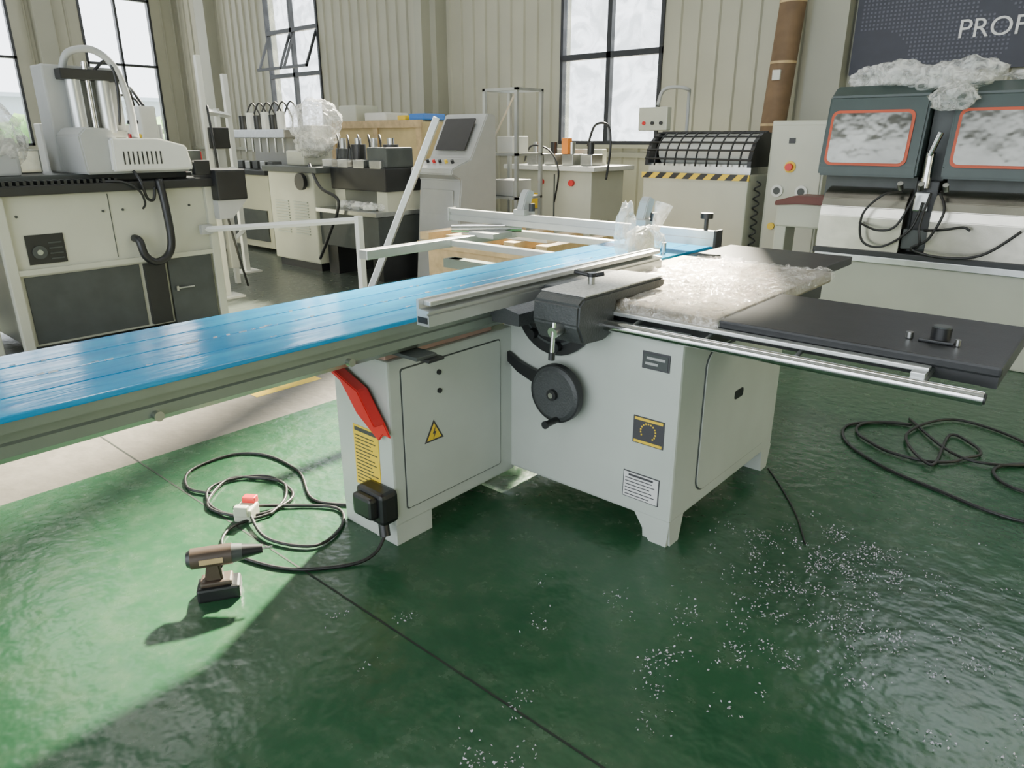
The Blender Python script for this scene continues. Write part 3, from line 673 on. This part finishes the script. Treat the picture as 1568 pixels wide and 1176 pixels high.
for i in range(6):
    X = -9.5+0.21*i; K.cyl((X, 3.7, 1.72), (X, 3.7, 1.92+0.04*(i % 2)), 0.06, (BLACK, WHITE)[i % 2]); K.cyl((X, 3.7, 1.60), (X, 3.7, 1.40), 0.02, STEEL)
    K.box(X-0.07, X+0.07, 3.45, 3.6, 1.17, 1.28, (STEEL, CASTD)[i % 2], 0.008)
    K.tube([(X, 3.75, 1.9), (X+0.05, 3.85, 2.1), (X+0.1, 3.95, 1.9), (X+0.1, 3.95, 1.75)], 0.012, BLACK)
K.done()

# ------------------------------------------------------------------ louvred milling machine (faces -Y)
N = O('profile_milling_machine')
N.box(-7.45, -6.45, 2.80, 3.70, 0.10, 1.20, CREAM, 0.02)
N.box(-7.42, -6.5, 2.85, 3.6, 0.0, 0.10, BLACK)
for k in range(2):
    for i in range(12): N.box(-7.32+0.42*k, -7.02+0.42*k, 2.785, 2.80, 0.45+0.035*i, 0.465+0.035*i, SAWW2)
N.box(-6.45, -5.32, 2.85, 3.65, 0.35, 0.75, DARKGR, 0.01); N.box(-6.40, -6.2, 2.9, 3.5, 0, 0.35, BLACK); N.box(-5.52, -5.34, 2.9, 3.5, 0, 0.35, BLACK)
N.box(-6.45, -5.30, 2.80, 3.70, 0.75, 0.80, STEEL, 0.004)
N.box(-7.5, -6.3, 2.75, 3.75, 1.20, 1.27, DARKGR, 0.01)
N.box(-6.3, -5.28, 2.95, 3.55, 1.02, 1.28, BLACK, 0.015); N.box(-6.3, -6.1, 3.0, 3.5, 0.8, 1.05, CREAM); N.box(-5.5, -5.32, 3.0, 3.5, 0.8, 1.05, CREAM)
for i, X in enumerate((-6.35, -6.05, -5.75, -5.45)):
    N.cyl((X, 3.2, 1.27), (X, 3.2, 1.48+0.05*(i % 2)), 0.09, BLACK if i % 2 else CASTD); N.cyl((X, 3.2, 1.48), (X, 3.2, 1.60), 0.04, STEEL)
    N.box(X-0.1, X+0.1, 2.95, 3.1, 1.27, 1.36, STEEL, 0.01)
N.box(-5.65, -5.3, 3.0, 3.4, 1.28, 1.50, DARKGR, 0.02)
N.cyl((-6.6, 2.75, 1.1), (-6.6, 2.70, 1.1), 0.10, BLACK)
N.box(-7.3, -6.9, 3.0, 3.4, 1.27, 1.45, CREAM, 0.02)
for i in range(6): N.blob((-6.1+0.13*i, 3.0+0.05*math.sin(i*3), 0.84), (0.08, 0.08, 0.05), WRAP if i % 2 else WHITE, 0.5, 3, i, 2, True)
N.tube([(-6.5, 2.8, 1.3), (-6.2, 2.72, 1.05), (-5.9, 2.75, 0.9), (-6.1, 2.72, 0.5), (-6.3, 2.7, 0.2)], 0.018, BLACK)
for i in range(5): N.tube([(-6.5+0.2*i, 3.3, 1.3), (-6.45+0.2*i, 3.2, 1.62), (-6.3+0.2*i, 3.1, 1.55), (-6.3+0.2*i, 3.05, 1.3)], 0.010, BLACK)
N.done()
Bw = O('bubble_wrapped_spindle_head')
Bw.box(-7.05, -6.75, 3.05, 3.35, 1.455, 1.75, GREYP, 0.02)
Bw.blob((-6.88, 3.2, 1.77), (0.30, 0.30, 0.29), WRAP, 0.22, 2.0, 1, 5, False); Bw.blob((-6.9, 3.15, 1.53), (0.22, 0.22, 0.16), WRAP, 0.3, 2.2, 2, 4, False)
Bw.done()

C = O('machine_control_pulpit')
C.prism([(3.3, 0.0), (4.0, 0.0), (4.0, 1.84), (3.86, 1.86), (3.58, 1.38), (3.28, 1.28), (3.28, 1.22), (3.42, 1.16)], 'x', -5.22, -4.55, GREYP, 0.012)
C.prism([(3.60, 1.46), (3.605, 1.457), (3.80, 1.79), (3.795, 1.80)], 'x', -5.12, -4.65, BLACK, mtx=Matrix.Translation((0, -0.022, 0.010)))
for i in range(5): C.cyl((-5.1+0.1*i, 3.45, 1.33), (-5.1+0.1*i, 3.43, 1.37), 0.018, (BLACK, RED, BLACK, YEL, BLACK)[i])
C.box(-5.15, -4.65, 3.38, 3.40, 0.25, 1.05, GREYP, 0.01)
C.done()

A = O('leaning_aluminium_profile')
p0, p1 = Vector((-5.10, 2.50, 0.0)), Vector((-4.55, 3.08, 1.80))
q = (p1-p0).to_track_quat('Z', 'Y').to_matrix().to_4x4()
A.box(-0.07, 0.07, -0.035, 0.035, 0, (p1-p0).length, ALU, 0.006, Matrix.Translation(p0) @ q)
A.box(-0.02, 0.02, -0.045, -0.03, 0.02, (p1-p0).length-0.02, WHITE, 0.003, Matrix.Translation(p0) @ q)
A.done()

K = O('outfeed_support_stand')
K.box(-3.49, -3.44, 1.15, 1.20, 0.0, 1.02, WHITE, 0.004)
bar(K, (-3.465, 1.18, 0.99), (-5.0, 0.69, 0.84), 0.035, WHITE)
K.box(-3.6, -3.35, 1.1, 1.3, 0, 0.02, WHITE)
K.box(-5.038, -4.99, 0.64, 0.74, 0.80, 0.88, GREYP)
K.done()

W = O('stack_of_wooden_planks')
for i in range(3): W.box(-3.9, -2.4, 2.3+0.35*i, 2.42+0.35*i, 0.0, 0.62, WOOD, 0.005)
for k in range(7): W.box(-4.0, -2.3, 2.25+0.14*k, 2.35+0.14*k, 0.62, 0.67+0.01*(k % 3), WOOD, 0.004)
for k in range(5): W.box(-3.9+0.35*k, -3.78+0.35*k, 2.2, 3.2, 0.70, 0.77, WOOD, 0.004)
W.box(-3.5, -2.5, 2.35, 2.5, 0.77, 0.82, WHITE, 0.003)
W.done()

K = O('wooden_crate')
K.box(-10.3, -7.9, 5.9, 6.9, 0.1, 1.85, PLY)
for X in (-10.32, -9.1, -8.0): K.box(X, X+0.12, 5.87, 5.9, 0.1, 1.85, WOOD)
K.box(-10.34, -7.86, 5.86, 5.9, 1.76, 1.88, WOOD); K.box(-10.34, -7.86, 5.86, 5.9, 0.1, 0.22, WOOD)
for X in (-10.2, -9.1, -8.1): K.box(X, X+0.1, 5.9, 6.9, 0, 0.1, WOOD)
K.box(-9.6, -9.0, 6.1, 6.6, 1.88, 2.02, WHITE, 0.02); K.box(-10.2, -9.7, 6.0, 6.5, 1.85, 2.15, CREAM, 0.02)
K.box(-8.3, -7.95, 6.0, 6.5, 1.88, 1.98, BLUEP, 0.02); K.box(-8.6, -8.4, 6.0, 6.4, 1.88, 1.96, YEL, 0.02)
K.done()

K = O('steel_rack')
for X in (-5.0, -4.5):
    for Y in (4.3, 4.75): K.box(X-0.02, X+0.02, Y-0.02, Y+0.02, 0, 2.15, ALU)
for z in (0.3, 0.9, 1.4, 2.12):
    K.box(-5.02, -4.48, 4.28, 4.32, z, z+0.03, ALU); K.box(-5.02, -4.48, 4.73, 4.77, z, z+0.03, ALU)
    K.box(-5.02, -4.98, 4.28, 4.77, z, z+0.03, ALU); K.box(-4.52, -4.48, 4.28, 4.77, z, z+0.03, ALU)
K.box(-5.0, -4.5, 4.3, 4.75, 0.9, 0.93, STEEL); bar(K, (-5.0, 4.3, 1.4), (-4.5, 4.3, 2.12), 0.02, ALU)
K.box(-4.9, -4.65, 4.4, 4.7, 1.431, 1.62, WHITE, 0.01); K.box(-4.95, -4.6, 4.35, 4.7, 0.93, 1.12, GREYP, 0.01)
K.done()

K = O('corner_crimping_machine')
K.box(-5.45, -4.15, 5.35, 6.1, 0.05, 1.20, CREAM, 0.015); K.box(-5.4, -4.2, 5.4, 6.0, 0, 0.05, BLACK)
K.box(-5.55, -4.05, 5.25, 6.2, 1.20, 1.26, WHITE, 0.01)
K.box(-4.75, -4.73, 5.345, 5.36, 0.1, 1.15, DARKGR)
K.cyl((-4.95, 5.35, 1.05), (-4.95, 5.31, 1.05), 0.04, RED); K.cyl((-4.45, 5.35, 1.05), (-4.45, 5.31, 1.05), 0.04, RED)
K.box(-5.2, -5.0, 5.34, 5.36, 0.7, 0.9, YEL)
for i in range(4):
    X = -5.25+0.3*i
    K.box(X-0.09, X+0.09, 5.5, 5.75, 1.26, 1.40, STEEL, 0.01); K.cyl((X, 5.6, 1.4), (X, 5.6, 1.55), 0.045, BLACK if i % 2 else STEEL)
K.box(-5.3, -4.3, 5.8, 5.9, 1.26, 1.46, CREAM, 0.01)
K.box(-4.75, -4.65, 5.5, 5.6, 1.4, 1.6, mat('orange_part', (0.8, 0.25, 0.03), 0.5), 0.01)
K.tube([(-4.4, 5.6, 1.5), (-4.3, 5.6, 1.75), (-4.1, 5.6, 1.75), (-4.05, 5.6, 1.5), (-4.03, 5.5, 1.1)], 0.015, BLACK)
K.tube([(-5.3, 5.4, 1.3), (-5.1, 5.3, 1.5), (-4.8, 5.3, 1.45), (-4.6, 5.25, 1.2), (-4.7, 5.3, 0.8)], 0.012, BLACK)
K.done()

K = O('profile_cutting_machine_with_mesh_cover')
X0, X1, Y0, Y1 = -3.06, -1.85, 4.77, 5.6
K.box(X0, X1, Y0, Y1, 0.06, 1.25, CREAM, 0.02); K.box(X0+0.05, X1-0.05, Y0+0.05, Y1, 0, 0.06, BLACK)
K.box(X0-0.01, X1+0.01, Y0-0.015, Y0, 1.19, 1.25, YEL)
i = 0
while X0+0.16*i < X1-0.06:
    a = X0+0.16*i
    K.prism([(a, 1.19), (a+0.08, 1.19), (min(a+0.14, X1), 1.25), (a+0.06, 1.25)], 'y', Y0-0.018, Y0-0.014, BLACK); i += 1
K.box(X0+0.02, X1-0.02, Y0+0.08, Y1-0.05, 1.25, 1.34, STEEL)
cyz = (Y0+0.36, 1.32)
R0 = 0.34
for side in (X0, X1-0.04):
    P = [(cyz[0]+R0*math.cos(math.radians(a)), cyz[1]+R0*math.sin(math.radians(a))) for a in range(0, 181, 12)]
    K.prism(P, 'x', side, side+0.04, BLACK)
for a in range(8, 180, 16):
    yy, zz = cyz[0]+R0*math.cos(math.radians(a)), cyz[1]+R0*math.sin(math.radians(a)); K.cyl((X0, yy, zz), (X1, yy, zz), 0.012, BLACK, seg=6)
n = 10
for k in range(1, n):
    X = X0+(X1-X0)*k/n
    K.tube([(X, cyz[0]+R0*math.cos(math.radians(a)), cyz[1]+R0*math.sin(math.radians(a))) for a in range(0, 181, 20)], 0.010, BLACK, seg=5, sub=2)
K.cyl((X0+0.06, cyz[0], 1.48), (X1-0.06, cyz[0], 1.48), 0.16, WHITE)
K.tube([(X0+0.1, Y1-0.1, 1.3), (X0+0.1, Y1-0.1, 2.0), (X0+0.12, Y1-0.2, 2.12), (X0-0.1, Y1-0.3, 2.12), (X0-0.15, Y1-0.35, 1.95)], 0.02, GREYP)
K.box(X0-0.35, X0+0.02, Y1-0.42, Y1-0.32, 1.68, 1.93, CREAM, 0.015)
for i in range(3): K.cyl((X0-0.27+0.11*i, Y1-0.42, 1.76), (X0-0.27+0.11*i, Y1-0.44, 1.76), 0.02, (RED, BLACK, BLACK)[i])
pts = []
for i in range(60): pts.append((X1+0.04+0.03*math.cos(i*1.0), Y0+0.15+0.03*math.sin(i*1.0), 0.3+i*0.015))
K.tube(pts, 0.008, BLACK, seg=5, sub=2)
K.done()

K = O('electrical_control_cabinet')
K.box(-1.75, -1.20, 4.98, 5.35, 0.0, 1.76, CREAM, 0.012)
K.box(-1.73, -1.22, 4.965, 4.98, 0.12, 1.72, CREAM, 0.008)
K.cyl((-1.52, 4.965, 1.33), (-1.52, 4.95, 1.33), 0.055, YEL); K.cyl((-1.52, 4.95, 1.33), (-1.52, 4.91, 1.33), 0.035, RED)
for X in (-1.62, -1.38): K.cyl((X, 4.965, 1.10), (X, 4.945, 1.10), 0.06, WHITE); K.cyl((X, 4.945, 1.10), (X, 4.94, 1.10), 0.035, DARKGR)
K.box(-1.56, -1.50, 4.955, 4.966, 1.55, 1.60, BLACK)
K.cyl((-1.64, 4.965, 0.75), (-1.64, 4.94, 0.75), 0.035, YEL); K.cyl((-1.50, 4.965, 0.75), (-1.50, 4.94, 0.75), 0.03, RED)
K.done()

K = O('cardboard_tube')
K.cyl((-2.80, YB-0.62, 0.0), (-2.66, YB-0.50, 3.42), 0.16, CARD, seg=28)
K.cyl((-2.66, YB-0.50, 3.42), (-2.66, YB-0.50, 3.43), 0.12, BLACK)
for z in (1.0, 1.75, 2.5, 3.2):
    u = z/3.42
    K.cyl((-2.80+0.14*u, YB-0.62+0.12*u, z), (-2.80+0.14*u, YB-0.62+0.12*u, z+0.03), 0.163, WOOD, seg=28)
K.box(-2.75, -2.65, YB-0.72, YB-0.67, 2.3, 2.42, WHITE)
K.done()

# ------------------------------------------------------------------ DOUBLE HEAD MITRE SAW
K = O('double_head_mitre_saw')
K.box(-0.76, 3.6, 3.73, 4.70, 0.0, 0.72, CREAM, 0.015)
K.box(-0.78, 3.6, 3.68, 4.6, 0.72, 0.77, BLACK, 0.006)
K.box(-0.76, 3.6, 3.67, 3.70, 0.68, 0.73, STEEL, 0.004)
for X in (0.8, 2.3): K.box(X, X+0.006, 3.722, 3.73, 0.05, 0.66, DARKGR)
def tray(x0, x1):
    K.prism([(3.70, 0.77), (3.70, 1.02), (3.71, 1.09), (3.74, 1.15), (3.79, 1.20), (3.86, 1.23), (3.95, 1.24), (4.4, 1.24), (4.4, 0.77)], 'x', x0, x1, STAIN, 0.004)
def hood(x0, x1):
    K.prism([(3.72, 1.32), (3.72, 1.40), (3.80, 1.90), (3.92, 1.98), (4.75, 1.98), (4.75, 1.32)], 'x', x0, x1, HOODG, 0.015)
    K.box(x0+0.02, x1-0.02, 3.9, 4.7, 0.8, 1.32, DARKGR)
    w0, w1 = x0+0.06, x1-0.10
    def fr(z): return 3.72+(z-1.40)/(1.90-1.40)*0.08
    za, zb = 1.42, 1.78
    for (pts, off, m) in ((rrect(w0-0.02, w1+0.02, za-0.02, zb+0.02, 0.05, 4), 0.012, REDG), (rrect(w0, w1, za, zb, 0.04, 4), 0.017, GUARDW)):
        t = bmesh.new()
        A = [t.verts.new((p[0], fr(p[1])-off, p[1])) for p in pts]; B = [t.verts.new((p[0], fr(p[1])+0.01, p[1])) for p in pts]
        t.faces.new(A); nn = len(pts)
        for i in range(nn): t.faces.new([A[i], B[i], B[(i+1) % nn], A[(i+1) % nn]])
        bmesh.ops.recalc_face_normals(t, faces=t.faces); K.add(t, m)
tray(-0.77, -0.16); tray(0.02, 0.68); tray(1.9, 2.6)
hood(-0.84, -0.13); hood(0.03, 0.98); hood(1.8, 2.7)
K.box(-0.13, 0.02, 3.80, 4.2, 0.77, 1.30, BLACK, 0.01); K.box(-0.12, 0.02, 3.9, 4.6, 1.3, 1.85, DARKGR)
K.cyl((-0.07, 3.78, 1.25), (-0.07, 3.78, 1.50), 0.035, CHROME); K.box(-0.12, -0.02, 3.75, 3.9, 1.08, 1.22, STEEL, 0.01)
K.cyl((-0.07, 3.76, 1.48), (-0.02, 3.74, 1.64), 0.02, CHROME)
K.box(-0.15, 0.02, 3.72, 3.85, 0.80, 0.95, DARKGR, 0.01)
K.tube([(-0.20, 3.72, 1.22), (-0.30, 3.62, 1.20), (-0.42, 3.60, 1.05), (-0.40, 3.62, 0.85), (-0.25, 3.62, 0.82), (-0.10, 3.70, 0.95), (-0.05, 3.72, 1.15)], 0.009, RUB)
K.tube([(-0.45, 3.66, 0.98), (-0.30, 3.60, 0.94), (-0.18, 3.62, 0.98), (-0.10, 3.66, 1.2)], 0.009, RUB)
K.tube([(0.05, 3.72, 1.22), (0.12, 3.60, 1.1), (0.05, 3.60, 0.9), (-0.05, 3.62, 0.82), (0.15, 3.6, 0.78), (0.4, 3.6, 0.82), (0.6, 3.6, 1.0)], 0.010, RUB)
K.tube([(0.0, 3.7, 0.95), (0.15, 3.58, 0.98), (0.25, 3.62, 1.0), (0.3, 3.62, 0.98)], 0.009, RUB)
K.tube([(0.0, 3.68, 1.22), (-0.02, 3.6, 1.0), (0.0, 3.6, 0.86), (-0.06, 3.66, 0.80)], 0.009, RUB)
for X in (-0.22, -0.08, 0.08): K.cyl((X, 3.74, 1.24), (X, 3.70, 1.28), 0.02, STEEL)
K.box(-1.26, -0.80, 4.05, 4.3, 0.86, 1.06, CREAM, 0.015)
K.prism([(-1.27, 1.04), (-1.27, 1.08), (-1.10, 1.13), (-0.80, 1.13), (-0.80, 1.06), (-1.08, 1.06)], 'y', 4.02, 4.3, BROWNR, 0.006)
K.box(-1.26, -1.16, 4.06, 4.3, 0.0, 0.87, CREAM, 0.01)
K.done()
K = O('plastic_sheet_on_saw_hood')
for i, (X, Y, Z, r) in enumerate([(-0.60, 4.05, 2.04, 0.12), (-0.42, 4.0, 2.05, 0.14), (-0.18, 3.95, 2.01, 0.14), (0.04, 3.92, 2.02, 0.15), (0.02, 3.74, 1.87, 0.11)]):
    K.blob((X, Y, Z), (r*1.3, r, r*0.75), WRAP, 0.4, 1.6, i+20, 4, False)
K.blob((0.58, 4.1, 2.01), (0.28, 0.25, 0.06), WRAP, 0.5, 2.0, 33, 4, False)
K.done()

# ------------------------------------------------------------------ lighting
w = bpy.data.worlds.new('World'); SC.world = w; w.use_nodes = True
nt = w.node_tree; bg = nt.nodes['Background']
bg.inputs['Color'].default_value = (0.88, 0.94, 1.0, 1); bg.inputs['Strength'].default_value = 5.2
sun = bpy.data.lights.new('sun', 'SUN'); sun.energy = 55; sun.angle = math.radians(3.0); sun.color = (1.0, 0.92, 0.72)
so = bpy.data.objects.new('sun', sun); SC.collection.objects.link(so)
so.rotation_euler = Vector((0.344, -0.711, -0.616)).to_track_quat('-Z', 'Y').to_euler()
so.location = (-8, 14, 12)
for i, (X, Y) in enumerate([(-2, 1), (-8, 1), (-14, 1)]):  # added overhead fill, not lamps of the hall, lifting the ambient level
    l = bpy.data.lights.new('fill_light', 'AREA'); l.shape = 'RECTANGLE'; l.size = 4; l.size_y = 1.0; l.energy = 120; l.color = (1, 0.98, 0.95)
    o = bpy.data.objects.new('fill_light', l); SC.collection.objects.link(o); o.location = (X, Y, HC-0.5)

# ------------------------------------------------------------------ camera
cam = bpy.data.cameras.new('camera'); cam.sensor_width = 36; cam.lens = 36*1082/1568; cam.clip_end = 300
co = bpy.data.objects.new('camera', cam); SC.collection.objects.link(co)
co.location = (1.172, -2.332, 1.6); co.rotation_euler = (math.radians(90-19.2), 0, math.radians(40.89))
SC.camera = co
